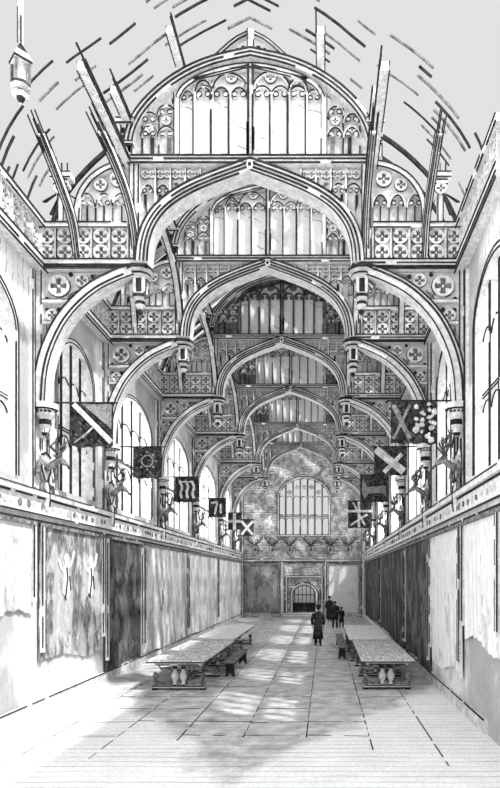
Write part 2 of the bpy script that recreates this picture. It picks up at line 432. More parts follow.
        while c > .75:
            z0 = arch_z(GA, s*c); z0 = (z0 or 11)+.12
            z1 = arch_z(GA, s*(c-.32))+.12
            if c < 2.36: b.ribbon([(s*c, z0), (s*c, 11.9)], .045, 0, .07, M['pale']); b.ink([(s*c+.03, z0), (s*c+.03, 11.9)], .025, .05)
            if 11.9-z1 > .25:
                quatrefoil(b, s*(c-.10), 11.78, .085, 0); quatrefoil(b, s*(c-.24), 11.78, .075, 0)
            if 11.9-z1 > .62:
                light_head(b, s*(c-.02), s*(c-.3), 11.35, .2, 0); b.prism([(s*(c-.06), 11.35), (s*(c-.12), 11.35), (s*(c-.12), z1+.05), (s*(c-.06), z0+.05)], 0, .02, M['ink'])
            elif 11.9-z1 > .4: b.prism([(s*(c-.05), 11.6), (s*(c-.14), 11.62), (s*(c-.2), z1+.06)], 0, .02, M['dark'])
            c -= .32
        b.build('spandrel_tracery', root)
        # gable side panels
        b = MB()
        P = [q for q in OA if 1.6 < q[0]*s < 2.6]; P.sort(key=lambda q: abs(q[0]))
        b.prism([(s*1.62, 12.1), (s*2.5, 12.1)]+[(q[0], q[1]-.05) for q in P[::-1]], -.06, -.01, M['mid'])
        for (u0, u1) in ((1.64, 1.98), (2.0, 2.34)):
            for z, h in ((12.62, .22), (13.12 if u0 < 1.9 else 12.95, .2)): light_head(b, s*u0, s*u1, z, h, 0)
            b.ink([(s*u1, 12.12), (s*u1, 13.3 if u0 < 1.9 else 12.9)], .035, 0, brk=.05)
            b.prism([(s*(u0+.08), 12.62), (s*(u0+.16), 12.66), (s*(u0+.16), 12.15), (s*(u0+.08), 12.15)], 0, .02, M['dark'] if u0 < 1.9 else M['ink'])
            quatrefoil(b, s*(u0+.17), 12.98 if u0 < 1.9 else 12.8, .09, 0)
        b.build('gable_side_panel', root)
    # great central arch
    b = MB(); b.member(GA, .26, -.22, .22, lines=(-.5, -.2, .12, .5), iw=.04, brk=.03); b.build('great_arch', root)
    b = MB(); b.blob((0, 11.86, .2), (.09, .12, .08), M['pale']); b.blob((0, 11.86, .27), (.04, .05, .03), M['ink']); b.build('arch_boss', root)
    # collar beam
    b = MB(); b.member([(-2.6, 12.02), (2.6, 12.02)], .17, -.2, .2, lines=(-.5, .02, .5), iw=.04, brk=.02); b.build('collar_beam', root)
    # outer gable arch
    b = MB(); b.member(OA, .18, -.15, .15, lines=(-.5, 0, .5), iw=.035, brk=.08); b.build('gable_arch', root)
    # crown post with carved boss and short struts
    b = MB(); b.member([(0, 14.5), (0, 15.0)], .14, -.1, .1, iw=.03)
    for s in (-1, 1):
        b.member(smooth_pts([(s*.06, 14.95), (s*.35, 14.8), (s*.75, 14.42)], 1), .07, -.06, .06, iw=.025)
        for k in range(3): b.prism(circle(s*(.16+.13*k), 14.62-.05*k, .055, 7), -.04, .05, M['ink'])
    b.build('crown_post', root)
    # gable lights
    b = MB(); inner = [(-1.55, 12.1), (-1.55, 13.45)]+smooth_pts([(-1.55, 13.45), (-1.42, 13.72), (-.9, 14.02), (0, 14.22), (.9, 14.02), (1.42, 13.72), (1.55, 13.45)], 2)+[(1.55, 12.1)]
    b.prism(inner, -.06, -.02, M['light'])
    b.build('gable_panel', root)
    b = MB()
    for s in (-1, 1):
        b.member([(s*1.57, 12.1), (s*1.57, 13.55)], .13, -.1, .1, iw=.03)
    b.member([(0, 12.1), (0, 14.2)], .10, -.1, .1, iw=.05)
    b.box(-.09, -.035, 12.15, 12.9, .1, .12, M['ink']); b.box(.035, .09, 12.3, 12.8, .1, .12, M['ink'])
    xs = [-1.5, -1.2, -.82, -.44, -.06]
    for s in (-1, 1):
        for i in range(4):
            a, c = xs[i]*-s, xs[i+1]*-s
            top = [.28, .46, .52, .52][i]
            if i: b.ribbon([(a, 12.1), (a, 13.6)], .05, 0, .08, M['pale']); b.ink([(a, 12.1), (a, 13.55)], .055 if i % 2 else .08, .07, off=.03, brk=.04)
            light_head(b, a, c, 13.42 if i == 0 else 13.5, .24, 0, bw=.03)
        light_head(b, xs[0]*-s*.8, xs[2]*-s, 13.62, .26, 0.03, foil=False); light_head(b, xs[2]*-s, xs[4]*-s, 13.68, .36, 0.03, foil=False)
        quatrefoil(b, s*.95, 13.88, .09, 0); quatrefoil(b, s*.42, 13.97, .12, 0); quatrefoil(b, s*.12, 13.75, .08, 0)
        b.member([(s*.02, 14.15), (s*1.2, 13.85)], .06, .03, .12, iw=.02)
    b.member(inner[1:-1], .09, 0, .12, iw=.035, brk=.05)
    b.build('gable_mullions', root)
    return root
proto = make_truss(True)
truss_labels = [
 'pale carved timber roof truss nearest the viewer, its gable reaching the picture top',
 'carved roof truss second from the viewer, framed inside the nearest great arch',
 'carved roof truss third from the viewer, with hanging pendants above the middle banners',
 'carved roof truss fourth from the viewer, halfway down the hall',
 'small distant roof truss, fifth from the viewer',
 'most distant roof truss, arching just in front of the far window']
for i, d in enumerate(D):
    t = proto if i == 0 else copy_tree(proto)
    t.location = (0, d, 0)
    if i >= 2:                               # the farther trusses are darker around their gable lights
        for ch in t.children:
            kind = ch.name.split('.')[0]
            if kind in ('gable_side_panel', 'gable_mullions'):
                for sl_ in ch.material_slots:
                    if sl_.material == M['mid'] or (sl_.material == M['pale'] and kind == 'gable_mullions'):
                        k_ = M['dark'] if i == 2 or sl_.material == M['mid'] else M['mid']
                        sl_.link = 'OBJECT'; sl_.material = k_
    t['label'] = truss_labels[i]; t['category'] = 'roof truss'; t['group'] = 'hammer-beam roof trusses'

# ------------------------------------------------------------------ setting: floor
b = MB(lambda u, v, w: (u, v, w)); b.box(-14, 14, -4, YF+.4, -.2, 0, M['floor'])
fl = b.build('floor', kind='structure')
# joints between the flags, cut dark and worn
b = MB(lambda u, v, w: (u, v, w))
for u in (-3.4, -2.2, -1.05, .1, 1.25, 2.4, 3.5):
    b.ink([(u, 9.0+R.uniform(0, 2)), (u, YF-1)], .025, 0, brk=.30, t=.004)
y = 11.0
while y < YF-1:
    for u in (-3.4, -2.2, -1.05, .1, 1.25, 2.4):
        if R.random() < .6: b.ink([(u, y+R.uniform(-.1, .1)), (u+1.15, y)], .035, 0, brk=.2, t=.004)
    y *= 1.10
b.build('slab_joint', fl)

# ------------------------------------------------------------------ setting: side walls with window openings
bays = [(Y0, D[0])]+list(zip(D, D[1:]))+[(D[5], YF)]
win = []                                   # (u0, u1) of each bay window
for a, c in bays:
    L = c-a; m = min(.9, L*.22); win.append((a+m, c-m))
WS, WT, WR = 4.95, 7.9, .9                   # sill, springing, rise
def win_arch(u0, u1): return pointed(u0, u1, WT, WR, 8)
wn = 1
for sd in (-1, 1):
    f = side_f(sd)
    b = MB(f); b.box(Y0, YF+.3, 0, WS, -.5, 0, M['plaster'])
    y = Y0
    for (u0, u1) in win:
        b.box(y, u0, WS, 9.6, -.5, 0, M['plaster']); y = u1
        A = win_arch(u0, u1)
        for p, q in zip(A, A[1:]): b.prism([p, q, (q[0], 9.6), (p[0], 9.6)], -.5, 0, M['plaster'])
    b.box(y, YF+.3, WS, 9.6, -.5, 0, M['plaster'])
    b.box(Y0, YF+.3, 9.6, 10.7, -.5, 0, M['mid'])
    if sd > 0: b.box(2.6, Y0, 0, 10.7, -.5, 0, M['plaster'])  # unseen run of wall, added to keep the sun off the near floor
    wl = b.build('wall_'+SN[sd], kind='structure')
    # slender wall shafts beside every truss
    for d in D:
        for o in (-.32, .0, .32):
            b = MB(f); b.member([(d+o, 4.6), (d+o, 9.5 if o else 5.9)], .09, 0, .08, iw=.025, brk=.05); b.build('wall_shaft', wl)
    # windows
    for (u0, u1) in win:
        A = win_arch(u0, u1)
        b = MB(f)
        b.prism([(u0, WS), *A, (u1, WS)], -.30, -.28, M['glass']); pane = b
        fr = MB(f); fr.member([(u0, WS)]+A+[(u1, WS)], .10, -.32, .03, iw=.03)
        o = fr.build('window_%d' % wn, kind='structure'); pane.build('pane', o); wn += 1
        n = 4; st = (u1-u0)/n
        tr = MB(f)
        for k in range(1, n):
            c = u0+st*k; top = arch_z(A, c); tr.member([(c, WS), (c, top)], .07, -.32, -.12, iw=.035, brk=.02)
        for k in range(n): light_head(tr, u0+st*k, u0+st*(k+1), WT-.35, .3, -.2, foil=False)
        tr.member([(u0, 6.5), (u1, 6.5)], .07, -.32, -.14, iw=.03)
        for k in range(n): light_head(tr, u0+st*k, u0+st*(k+1), 6.1, .28, -.2, foil=False)
        tr.build('mullions', o)
    # cornice over the hangings
    b = MB(f)
    b.box(Y0, YF, 4.22, 4.62, 0, .16, M['pale']); b.box(Y0, YF, 4.62, 4.74, 0, .26, M['pale'])
    b.box(Y0, YF, 4.10, 4.22, 0, .10, M['mid'])
    for z, wd in ((4.73, .03), (4.60, .05), (4.24, .04), (4.12, .05)): b.ink([(Y0, z), (YF, z)], wd, .26 if z > 4.65 else .16 if z > 4.2 else .10, brk=.03)
    u = Y0+.2
    while u < YF: b.prism([(u+.07*math.cos(q*PI/3)*R.uniform(.6, 1.3), 4.42+.08*math.sin(q*PI/3)*R.uniform(.5, 1.2)) for q in range(6)], .16, .185, M['dark'] if R.random() < .5 else M['mid']); u += R.uniform(.2, .42)
    b.build('trim_'+SN[sd], kind='structure')
    # wall plate and its pierced frieze
    b = MB(f); b.member([(Y0+1.2, 9.72), (YF, 9.72)], .26, -.1, .22, iw=.045, lines=(-.5, -.1, .5), brk=.02)
    b.member([(Y0+1.2, 10.62), (YF, 10.62)], .14, -.1, .22, iw=.04)
    b.box(Y0+1.2, YF, 9.84, 10.56, 0, .06, M['mid'])
    u = Y0+1.4
    while u < YF-.2:
        b.ribbon([(u, 9.84), (u, 10.56)], .05, .05, .15, M['pale'])
        for j in range(2): quatrefoil(b, u+.2, 10.02+.36*j, .16, .06)
        u += .4
    b.build('trim_%d' % (1 if sd < 0 else 2), kind='structure')
    b = MB(f); b.box(Y0+2.5, YF, 0, .28, 0, .07, M['mid']); b.ink([(Y0+2.5, .27), (YF, .27)], .03, .07); b.build('baseboard_'+SN[sd], kind='structure')

# ------------------------------------------------------------------ far wall
b = MB(far_f)
FW = 1.88; FS, FT, FR = 6.06, 9.0, 1.45
DWd, DH = .92, 1.72                        # half width of the door, springing height; crown at 2.35
FA = pointed(-FW+.04, FW+.04, FT, FR, 10); DA = pointed(-DWd+.06, DWd+.06, DH, .75, 10)
gab = [(-4.9, 10.6), (-4.2, 11.9), (-3.0, 13.3), (-1.5, 14.6), (0, 15.3), (1.5, 14.6), (3.0, 13.3), (4.2, 11.9), (4.9, 10.6)]
b.box(-4.9, DA[0][0], 0, FS, -.5, 0, M['stone']); b.box(DA[-1][0], 4.9, 0, FS, -.5, 0, M['stone'])
for p, q in zip(DA, DA[1:]): b.prism([p, q, (q[0], FS), (p[0], FS)], -.5, 0, M['stone'])
b.box(-4.9, FA[0][0], FS, 10.6, -.5, 0, M['stone']); b.box(FA[-1][0], 4.9, FS, 10.6, -.5, 0, M['stone'])
for p, q in zip(FA, FA[1:]): b.prism([p, q, (q[0], 10.6), (p[0], 10.6)], -.5, 0, M['stone'])
b.prism(gab, -.5, 0, M['stone'])
wf = b.build('wall_far', kind='structure')
fr = MB(far_f); fr.member([(FA[0][0], FS)]+FA+[(FA[-1][0], FS)], .18, -.3, .06, iw=.06)
fr.member([(FA[0][0]-.1, FS-.05), (FA[-1][0]+.1, FS-.05)], .14, -.3, .14, iw=.04)
o = fr.build('window_%d' % wn, kind='structure')
b = MB(far_f); b.prism([(FA[0][0], FS), *FA, (FA[-1][0], FS)], -.30, -.28, M['glass']); b.build('pane', o)
tr = MB(far_f); n = 7; u0 = FA[0][0]; st = (FA[-1][0]-u0)/n
for k in range(1, n): tr.member([(u0+st*k, FS), (u0+st*k, arch_z(FA, u0+st*k))], .08, -.3, -.12, iw=.05, brk=.02)
for z in (7.55,): tr.member([(u0, z), (u0+n*st, z)], .12, -.3, -.1, iw=.06)
for k in range(n):
    for z in (7.1, 8.75): light_head(tr, u0+st*k, u0+st*(k+1), z, .3, -.14, bw=.05, foil=False)
for k in range(5): quatrefoil(tr, u0+st*(k+1.5), 9.35+(.4 if k in (1, 2, 3) else 0), .17, -.14, back=M['pale'])
tr.build('mullions', o)
# string course and panel framing on the far wall
b = MB(far_f); b.member([(-4.6, 4.2), (4.6, 4.2)], .16, 0, .12, iw=.05)
b.ink([(-4.6, 4.02), (4.6, 4.02)], .05, 0)
b.build('trim_3', kind='structure')
for k, u in enumerate((-1.55, 1.62)):
    b = MB(far_f); b.member([(u, .2), (u, 4.1)], .28 if u < 0 else .16, 0, .14, iw=.05); b.build('trim_%d' % (4+k), kind='structure')
b = MB(far_f); b.member([(4.42, 0), (4.42, 7.2)], .30, 0, .3, iw=.06, lines=(-.5, .5), m=M['light']); b.build('trim_6', kind='structure')
b = MB(far_f); b.member([(-4.45, 0), (-4.45, 9)], .2, 0, .2, iw=.06, lines=(-.5, .5)); b.build('trim_7', kind='structure')
# doorway
b = MB(far_f); b.member([(DA[0][0], .1)]+DA+[(DA[-1][0], .1)], .22, -.5, .1, iw=.07, lines=(-.5, .5))
b.member([(-1.25, .1), (-1.25, 3.0), (1.37, 3.0), (1.37, .1)], .16, 0, .14, iw=.06)
for s in (-1, 1): quatrefoil(b, .06+s*.95, 2.7, .18, 0)
dr = b.build('door_1', kind='structure')
b = MB(far_f); b.box(-1.0, 1.12, 0, 2.7, -2.6, -2.55, M['light']); b.box(-1.0, -.95, 0, 2.7, -2.6, -.5, M['pale']); b.box(1.07, 1.12, 0, 2.7, -2.6, -.5, M['pale'])
b.box(-1.0, 1.12, 0, .02, -2.6, -.5, M['pale']); b.build('lobby', dr)
b = MB(far_f); b.box(-.82, .94, .35, 1.05, -.34, -.28, M['cloth'])
b.box(-.82, .94, 1.0, 1.08, -.36, -.24, M['ink']); b.build('gate', dr)
for k in range(6):
    b = MB(far_f); c = -.66+k*.29; b.box(c-.035, c+.035, 1.05, arch_z(DA, c), -.33, -.29, M['dark']); b.build('gate_bar', dr)
b = MB(far_f); b.box(-.82, .94, 1.62, 1.69, -.33, -.29, M['dark']); b.build('gate_rail', dr)
b = MB(far_f)
for k in range(3): b.box(-1.5, 1.6, k*.13, (k+1)*.13, 0, .95-.3*k, M['light']); b.box(-1.5, 1.6, (k+1)*.13-.03, (k+1)*.13, .95-.3*k, .97-.3*k, M['ink'])
b.build('door_step', dr)

# ------------------------------------------------------------------ ceiling
RP = smooth_pts([(-4.75, 10.6), (-4.35, 11.75), (-3.5, 12.75), (-2.5, 13.45), (-1.5, 14.35), (0, 15.15)], 2)
RP = RP+[(-u, v) for u, v in RP[-2::-1]]
XY = lambda u, v, w: (u, w, v)
b = MB(XY); y = D[1]+.3
while y < YF:                               # open boarding: laths with gaps between them
    b.ribbon(RP, .06, y, y+.42, M['board'], off=.12); y += .62
ceil = b.build('ceiling', kind='structure')
def rafter(y, broken, thick=.07):
    b = MB(XY)
    if broken < 0:                          # short surviving lengths of lath
        pts = resample(RP, .1); i = R.randint(0, 8)
        while i < len(pts):
            k = R.randint(4, 12)
            if len(pts[i:i+k]) > 2: b.ribbon(pts[i:i+k], R.uniform(.02, .04), y-thick/2, y+thick/2, R.choice((M['ink'], M['dark'])))
            i += k+R.randint(3, 22)
    elif not broken:
        b.ribbon(RP, .08, y-thick/2, y+thick/2, M['ink'])
    else:
        pts = resample(RP, .2); run = []
        for p in pts:
            if R.random() < broken:
                if len(run) > 2: b.ribbon(run, .045, y-thick/2, y+thick/2, M['ink'])
                run = []
            else: run.append(p)
        if len(run) > 2: b.ribbon(run, .045, y-thick/2, y+thick/2, M['ink'])
    if b.V: b.build('rafter', ceil)
for i, (a, c) in enumerate(zip(D, D[1:]+[YF])):
    n = max(3, int((c-a)/.62)) if i < 3 else 4
    for k in range(1, n): rafter(a+(c-a)*k/n, 0)
for k, y in enumerate((12.7, 12.5, 12.3, 12.1, 11.9, 11.7, 11.5, 11.3, 11.1)): rafter(y, -1, .035)
# purlins and longitudinal arched braces
for s in (-1, 1):
    for (u, z, y0) in ((2.62, 12.02, 10.4), (2.62, 12.95, 12.0), (1.5, 14.2, 12.0)):
        b = MB(lambda a, c, w, s=s, u=u: (s*(u+w), a, c)); b.member([(y0, z), (YF, z)], .17, -.08, .08, iw=.03)
        b.ink([(y0, z), (YF, z)], .03, -.10, brk=.1); b.ink([(y0, z-.07), (YF, z-.07)], .03, -.10, brk=.1)
        for q in (-.05, .0, .05): b.ribbon([(y0-.5*R.random(), z+q), (y0+2, z+q)], .025, -.10, -.07, M['ink'])
        b.build('purlin', ceil)
    for j, d in enumerate(D+[None]):
        for dr_ in (-1, 1):
            if d is None: continue
            prev = D[j-1] if j else d-6.4
            nxt = D[j+1] if j < 5 else YF
            L = (d-prev)/2 if dr_ < 0 else (nxt-d)/2
            for (u, z0, z1) in ((2.45, 9.9, 11.9), (3.72, 9.9, 12.2)):
                A = smooth_pts([(d, z0), (d+dr_*L*.12, z0+(z1-z0)*.45), (d+dr_*L*.45, z0+(z1-z0)*.85), (d+dr_*L, z1)], 2)
                if j == 0 and dr_ < 0:
                    A = smooth_pts([(d, z0), (d-.25, z0+.75), (d-1.0, z0+1.2), (d-(2.7 if u < 3 else 2.1), z0+(1.3 if u < 3 else 1.7))], 2)
                b = MB(lambda a, c, w, s=s, u=u: (s*(u-w), a, c))
                if j == 0 and dr_ < 0:            # the open front ends run out one moulding after another
                    n_ = len(A)
                    for q, (o_, cut) in enumerate(((-.055, .75), (0, .84), (.055, .80))):
                        b.ribbon(A[:int(n_*cut)], .055, -.06, .06, M['pale'], off=o_)
                    for o_ in (-.085, .085):
                        for w_, cut in ((-.065, .9), (-.015, .82), (.03, .96), (.062, .86)):
                            b.ribbon(A[:int(n_*min(1, cut+.04*(o_ > 0)))], .02, w_-.011, w_+.011, M['ink'], off=o_)
                    for o_ in (-.04, .02):
                        b.ribbon(A[:int(n_*.86)], .02, -.075, -.055, M['ink'], off=o_)
                else:
                    b.member(A, .16, -.07, .07, iw=.035, lines=(-.5, 0, .5))
                    b.ribbon(A, .03, -.09, -.06, M['ink'], off=.07); b.ribbon(A, .03, -.09, -.06, M['ink'], off=-.07)
                b.build('longitudinal_brace', ceil)

# a carved pendant hanging ahead of the nearest truss
b = MB(); hp = empty('hanging_pendant', (-2.62, 8.3, 0), label='small carved lantern-shaped pendant hanging at upper left, before the nearest truss', category='pendant')
b.member([(0, 10.45), (0, 11.1)], .05, -.03, .03, m=M['pale'], iw=.012); b.build('hanger', hp)
b = MB(); b.lathe(0, 0, [(.16, 10.16), (.17, 10.2), (.10, 10.32), (.02, 10.46)], M['mid'], 4, m2=M['ink'], every=2); b.build('roof_cap', hp)
b = MB()
for k in range(4):
    a = k*PI/2; b.box(.12*math.cos(a)-.015, .12*math.cos(a)+.015, 9.86, 10.18, .12*math.sin(a)-.015, .12*math.sin(a)+.015, M['dark'])
b.box(-.05, .05, 9.86, 10.18, -.05, .05, M['pale']); b.build('shaft', hp)
b = MB(); b.lathe(0, 0, [(.02, 9.6), (.06, 9.68), (.12, 9.72), (.06, 9.78), (.14, 9.82), (.12, 9.88)], M['pale'], 8, m2=M['ink'], every=2); b.build('finial', hp)

# ------------------------------------------------------------------ hangings on the walls
def tapestry(sd, y0, y1, z0, z1, mat, label, ragged=.25, frame=True, fig=0):
    f = side_f(sd); rt = empty('tapestry', f((y0+y1)/2, 0, 0), label=label, category='tapestry', group='tapestries under the %s cornice' % SN[sd])
    off = rt.location
    ff = lambda u, v, w: tuple(Vector(f(u, v, w))-off)
    b = MB(ff); n = 26; top = []; vs = []; fs = []
    for i in range(n+1):
        u = y0+(y1-y0)*i/n; fold = .05+.025*math.sin(i*1.9)
        zb = z0+ragged*(.25*R.random()+.6*math.sin(i*.23+y0))
        vs += [(u, zb, fold), (u, z1, .08), (u, zb, fold+.02), (u, z1, .10)]
    for i in range(n):
        a = 4*i; c = a+4; fs += [(a, c, c+1, a+1), (a+2, a+3, c+3, c+2), (a, a+2, c+2, c), (a+1, c+1, c+3, a+3)]
    fs += [(0, 1, 3, 2), (4*n, 4*n+2, 4*n+3, 4*n+1)]
    b.add(vs, fs, mat); b.build('cloth', rt)
    b = MB(ff); b.box(y0, y1, z1-.1, z1-.02, .08, .16, M['wood']); b.build('hanging_rail', rt)
    if frame:
        for u in (y0+.06, y1-.06):
            b = MB(ff); b.box(u-.05, u+.05, z0+.3, z1-.05, .08, .15, M['pale']); b.ink([(u-.06, z0+.4), (u-.06, z1-.1)], .03, .14, brk=.1); b.ink([(u+.06, z0+.4), (u+.06, z1-.1)], .03, .14, brk=.1)
            b.build('border_strip', rt)
    if fig:
        for k in range(fig):                 # pale woven figures: head, robe, spread arms
            c = y0+(y1-y0)*(.35+.4*k); z = z0+1.6; h = .75
            b = MB(ff); b.prism(circle(c, z+h, .13, 8), .10, .115, M['pale'])
            b.prism([(c-.08, z+h-.1), (c+.1, z+h-.12), (c+.18, z), (c+.05, z-.2), (c-.2, z-.05)], .10, .112, M['pale'])
            b.ribbon(smooth_pts([(c-.05, z+h-.2), (c-.25, z+h-.3), (c-.4, z+h-.05)], 1), .08, .10, .113, M['pale'])
            b.ribbon(smooth_pts([(c+.05, z+h-.2), (c+.3, z+h-.1), (c+.42, z+h+.2)], 1), .09, .10, .114, M['pale'])
            b.ink([(c-.02, z+h-.2), (c+.03, z+.3), (c-.1, z-.2)], .04, .112); b.ink([(c+.12, z+h-.4), (c+.2, z)], .035, .112)
            b.build('woven_figure', rt)
TL = [tapestry_mat('tapestry_pale', .26, .82, .44, 1), tapestry_mat('tapestry_grey', .02, .62, .50, 2), tapestry_mat('tapestry_dark', .003, .20, .52, 3), tapestry_mat('tapestry_soft', .30, .92, .47, 4), tapestry_mat('tapestry_black', .004, .18, .55, 5), tapestry_mat('tapestry_white', .40, .95, .42, 9)]
lt = [(9.9, 12.6, 2.1, TL[0], .22, 0, 'pale faded tapestry nearest the viewer on the left wall'),
      (12.85, 16.5, 1.0, TL[1], .2, 2, 'mottled tapestry with pale figures, second from the viewer on the left wall'),
      (16.7, 20.0, .3, TL[2], .1, 0, 'darkest tapestry on the left wall, beyond the one with pale figures'),
      (20.2, 26.5, .3, TL[3], .1, 1, 'soft grey tapestry on the left wall beyond the darkest one'),
      (26.7, 34.0, .3, TL[3], .1, 0, 'grey tapestry on the left wall beside the second table'),
      (34.2, 43.6, .3, TL[3], .1, 0, 'most distant grey tapestry on the left wall')]
for y0, y1, z0, m, rg, fig, lab in lt: tapestry(-1, y0, y1, z0, 4.1, m, lab, rg, True, fig)
rt_ = [(10.0, 12.7, 1.6, TL[5], .2, 0, 'pale faded tapestry nearest the viewer on the right wall'),
       (12.9, 16.6, .7, TL[5], .2, 0, 'faded grey tapestry second from the viewer on the right wall'),
       (16.8, 21.8, .3, TL[2], .1, 0, 'dark streaked tapestry behind the near right-hand table'),
       (22.0, 31.5, .3, TL[4], .1, 0, 'nearly black tapestry on the right wall beside the second table'),
       (31.7, 43.6, .3, TL[4], .1, 0, 'most distant black tapestry on the right wall')]
for y0, y1, z0, m, rg, fig, lab in rt_: tapestry(1, y0, y1, z0, 4.1, m, lab, rg, True, fig)
# hangings on the far wall
def far_hanging(u0, u1, z0, z1, mat, lab):
    rt = empty('tapestry', ((u0+u1)/2, YF-.02, 0), label=lab, category='tapestry', group='tapestries on the far wall')
    c = (u0+u1)/2; f = lambda u, v, w: (u-c, -w, v)
    b = MB(f); b.box(u0, u1, z0, z1, .02, .06, mat); b.build('cloth', rt)
    b = MB(f); b.member([(u0, z0), (u0, z1), (u1, z1), (u1, z0)], .10, .03, .09, m=M['mid'], iw=.04); b.build('border_strip', rt)
far_hanging(-4.2, -1.8, .35, 3.9, tapestry_mat('tapestry_far_a', .10, .5, .5, 6), 'mottled grey tapestry left of the arched doorway')
far_hanging(1.8, 4.1, .35, 3.9, tapestry_mat('tapestry_far_sunlit', .6, .95, .45, 7), 'tapestry right of the arched doorway, coloured pale as if sunlit, behind the group of three people')  # pale cloth colour stands in for the sunlit patch here

# ------------------------------------------------------------------ banners on poles
def banner(sd, i, x0, x1, z0, z1, y, lab, art):
    s = sd; px = s*HW
    rt = empty('banner', (px, y, 0), label=lab, category='banner', group='banners on poles along the %s wall' % SN[sd])
    f = lambda u, v, w: (u-px, -w, v)
    b = MB(f); b.tube([(s*4.58, z1+.02, 0), (s*(min(abs(x0), abs(x1))-.08), z1+.02, 0)], .022, M['ink']); b.build('pole', rt)
    b = MB(f); n = 12; vs = []; fs = []
    a, c = min(x0, x1), max(x0, x1)
    for k in range(n+1):
        u = a+(c-a)*k/n; wv = .03*math.sin(k*1.1+i)
        zb = z0+.02*math.sin(k*1.7+i)
        vs += [(u, zb, wv*1.4), (u, z1, wv*.4), (u, zb, wv*1.4-.015), (u, z1, wv*.4-.015)]
    for k in range(n):
        p = 4*k; q = p+4; fs += [(p, q, q+1, p+1), (p+2, p+3, q+3, q+2), (p, p+2, q+2, q), (p+1, q+1, q+3, p+3)]
    fs += [(0, 1, 3, 2), (4*n, 4*n+2, 4*n+3, 4*n+1)]
    b.add(vs, fs, M['flag'])
    cl = b.build('cloth', rt)
    b = MB(f); W, H = c-a, z1-z0
    P = lambda x, z: (a+x*W, z0+z*H)
    w0 = .025
    def st(p, q, wd, m=M['flagwhite'], k=0): b.ribbon([P(*p), P(*q)], wd, w0-.0+k*.006, w0+.035+k*.006, m)
    if art == 'bend':
        st((.1, .97), (.97, .1), .11); st((.3, .2), (.62, .5), .03, k=1)
        st((.12, .08), (.4, .3), .03, M['flaggrey'], 2); b.prism([P(.3, .97), P(.97, .97), P(.97, .4)], w0, w0+.02, M['flaggrey'])
    if art == 'rosette':
        b.ribbon(circle(*P(.5, .55), .20*W, 12), .04, w0, w0+.03, M['flaggrey'], closed=True)
        for k in range(8):
            t = k*PI/4; b.prism(circle(P(.5, .55)[0]+.3*W*math.cos(t), P(.5, .55)[1]+.3*W*math.sin(t), .035, 6), w0, w0+.03, M['flaggrey'])
    if art == 'figures':
        for x in (.25, .5, .75): b.ribbon(smooth_pts([P(x-.06, .85), P(x+.08, .6), P(x-.02, .35), P(x+.05, .15)], 1), .09, w0, w0+.03, M['flagwhite'])
        st((.2, .8), (.8, .8), .05, k=1)
    if art == 'strokes':
        st((.15, .75), (.5, .8), .10); st((.5, .8), (.35, .15), .09, k=1); st((.7, .7), (.7, .2), .09, M['flagwhite'], 2)
    if art == 'cross':
        st((.5, .98), (.5, .02), .18); st((.02, .5), (.98, .5), .16, k=1)
    if art == 'saltire':
        st((.05, .9), (.95, .1), .16); st((.05, .1), (.95, .9), .16, k=1)
    if art == 'boldsaltire':
        st((.05, .92), (.9, .12), .22); st((.3, .1), (.85, .75), .12, k=1)
    if art == 'beast':
        b.prism([P(.1, .9), P(.25, .55), P(.9, .6), P(.95, .2), P(.75, .35), P(.3, .3), P(.15, .1), P(.05, .4)], w0, w0+.02, M['flaggrey'])
    if art == 'half':
        st((.05, .9), (.4, .1), .10, M['flaggrey']); st((.05, .1), (.4, .9), .06, M['flaggrey'], 1)
        b.build('device', cl); b = MB(f)
        for q in range(26):
            cu, cv = P(R.uniform(.52, .93), .06+.88*q/26); r = R.uniform(.03, .075)
            b.prism([(cu+r*R.uniform(.6, 1.2)*math.cos(t*PI/3), cv+r*R.uniform(.6, 1.2)*math.sin(t*PI/3)) for t in range(6)], w0+q*.001, w0+.03+q*.001, M['flagwhite'])
    if art == 'starcross':
        st((.45, .98), (.45, .02), .12); st((.0, .62), (.98, .62), .12, k=1); st((.1, .1), (.8, .5), .10, k=2); st((.2, .95), (.7, .1), .08, k=3)
    b.build('device', cl)
S44 = [44.4, 34.4, 26.0, 20.5, 16.9, 15.4]
lb = [(-4.15, -3.18, 5.85, 6.84, 'bend', 'dark banner with a broad white diagonal stripe, nearest on the left wall'),
      (-3.98, -3.15, 5.80, 6.70, 'rosette', 'dark banner with a round rosette, second along the left wall'),
      (-4.18, -3.26, 5.82, 6.78, 'figures', 'dark banner with upright white figures, third along the left wall'),
      (-4.07, -3.24, 5.87, 6.78, 'strokes', 'dark banner with short white strokes, fourth along the left wall'),
      (-4.15, -3.38, 5.75, 6.75, 'cross', 'small banner with a white upright cross, fifth along the left wall'),
      (-3.87, -3.05, 5.6, 6.7, 'saltire', 'small banner with a white diagonal cross, farthest along the left wall')]
for i, (x0, x1, z0, z1, art, lab) in enumerate(lb): banner(-1, i, x0, x1, z0, z1, F/S44[i], lab, art)
rb = [(3.06, 4.10, 5.9, 6.85, 'half', 'large banner half dark, half blotched white, nearest on the right wall'),
      (3.03, 4.0, 5.92, 6.75, 'boldsaltire', 'dark banner with a bold white diagonal cross, second along the right wall'),
      (2.94, 4.01, 5.82, 6.86, 'beast', 'dark banner with a grey beast, third along the right wall'),
      (2.74, 3.94, 5.4, 6.75, 'starcross', 'banner of crossed white bars, farthest along the right wall')]
for i, (x0, x1, z0, z1, art, lab) in enumerate(rb): banner(1, i+6, x0, x1, z0, z1, F/[44.8, 34.0, 26.0, 20.0][i], lab, art)

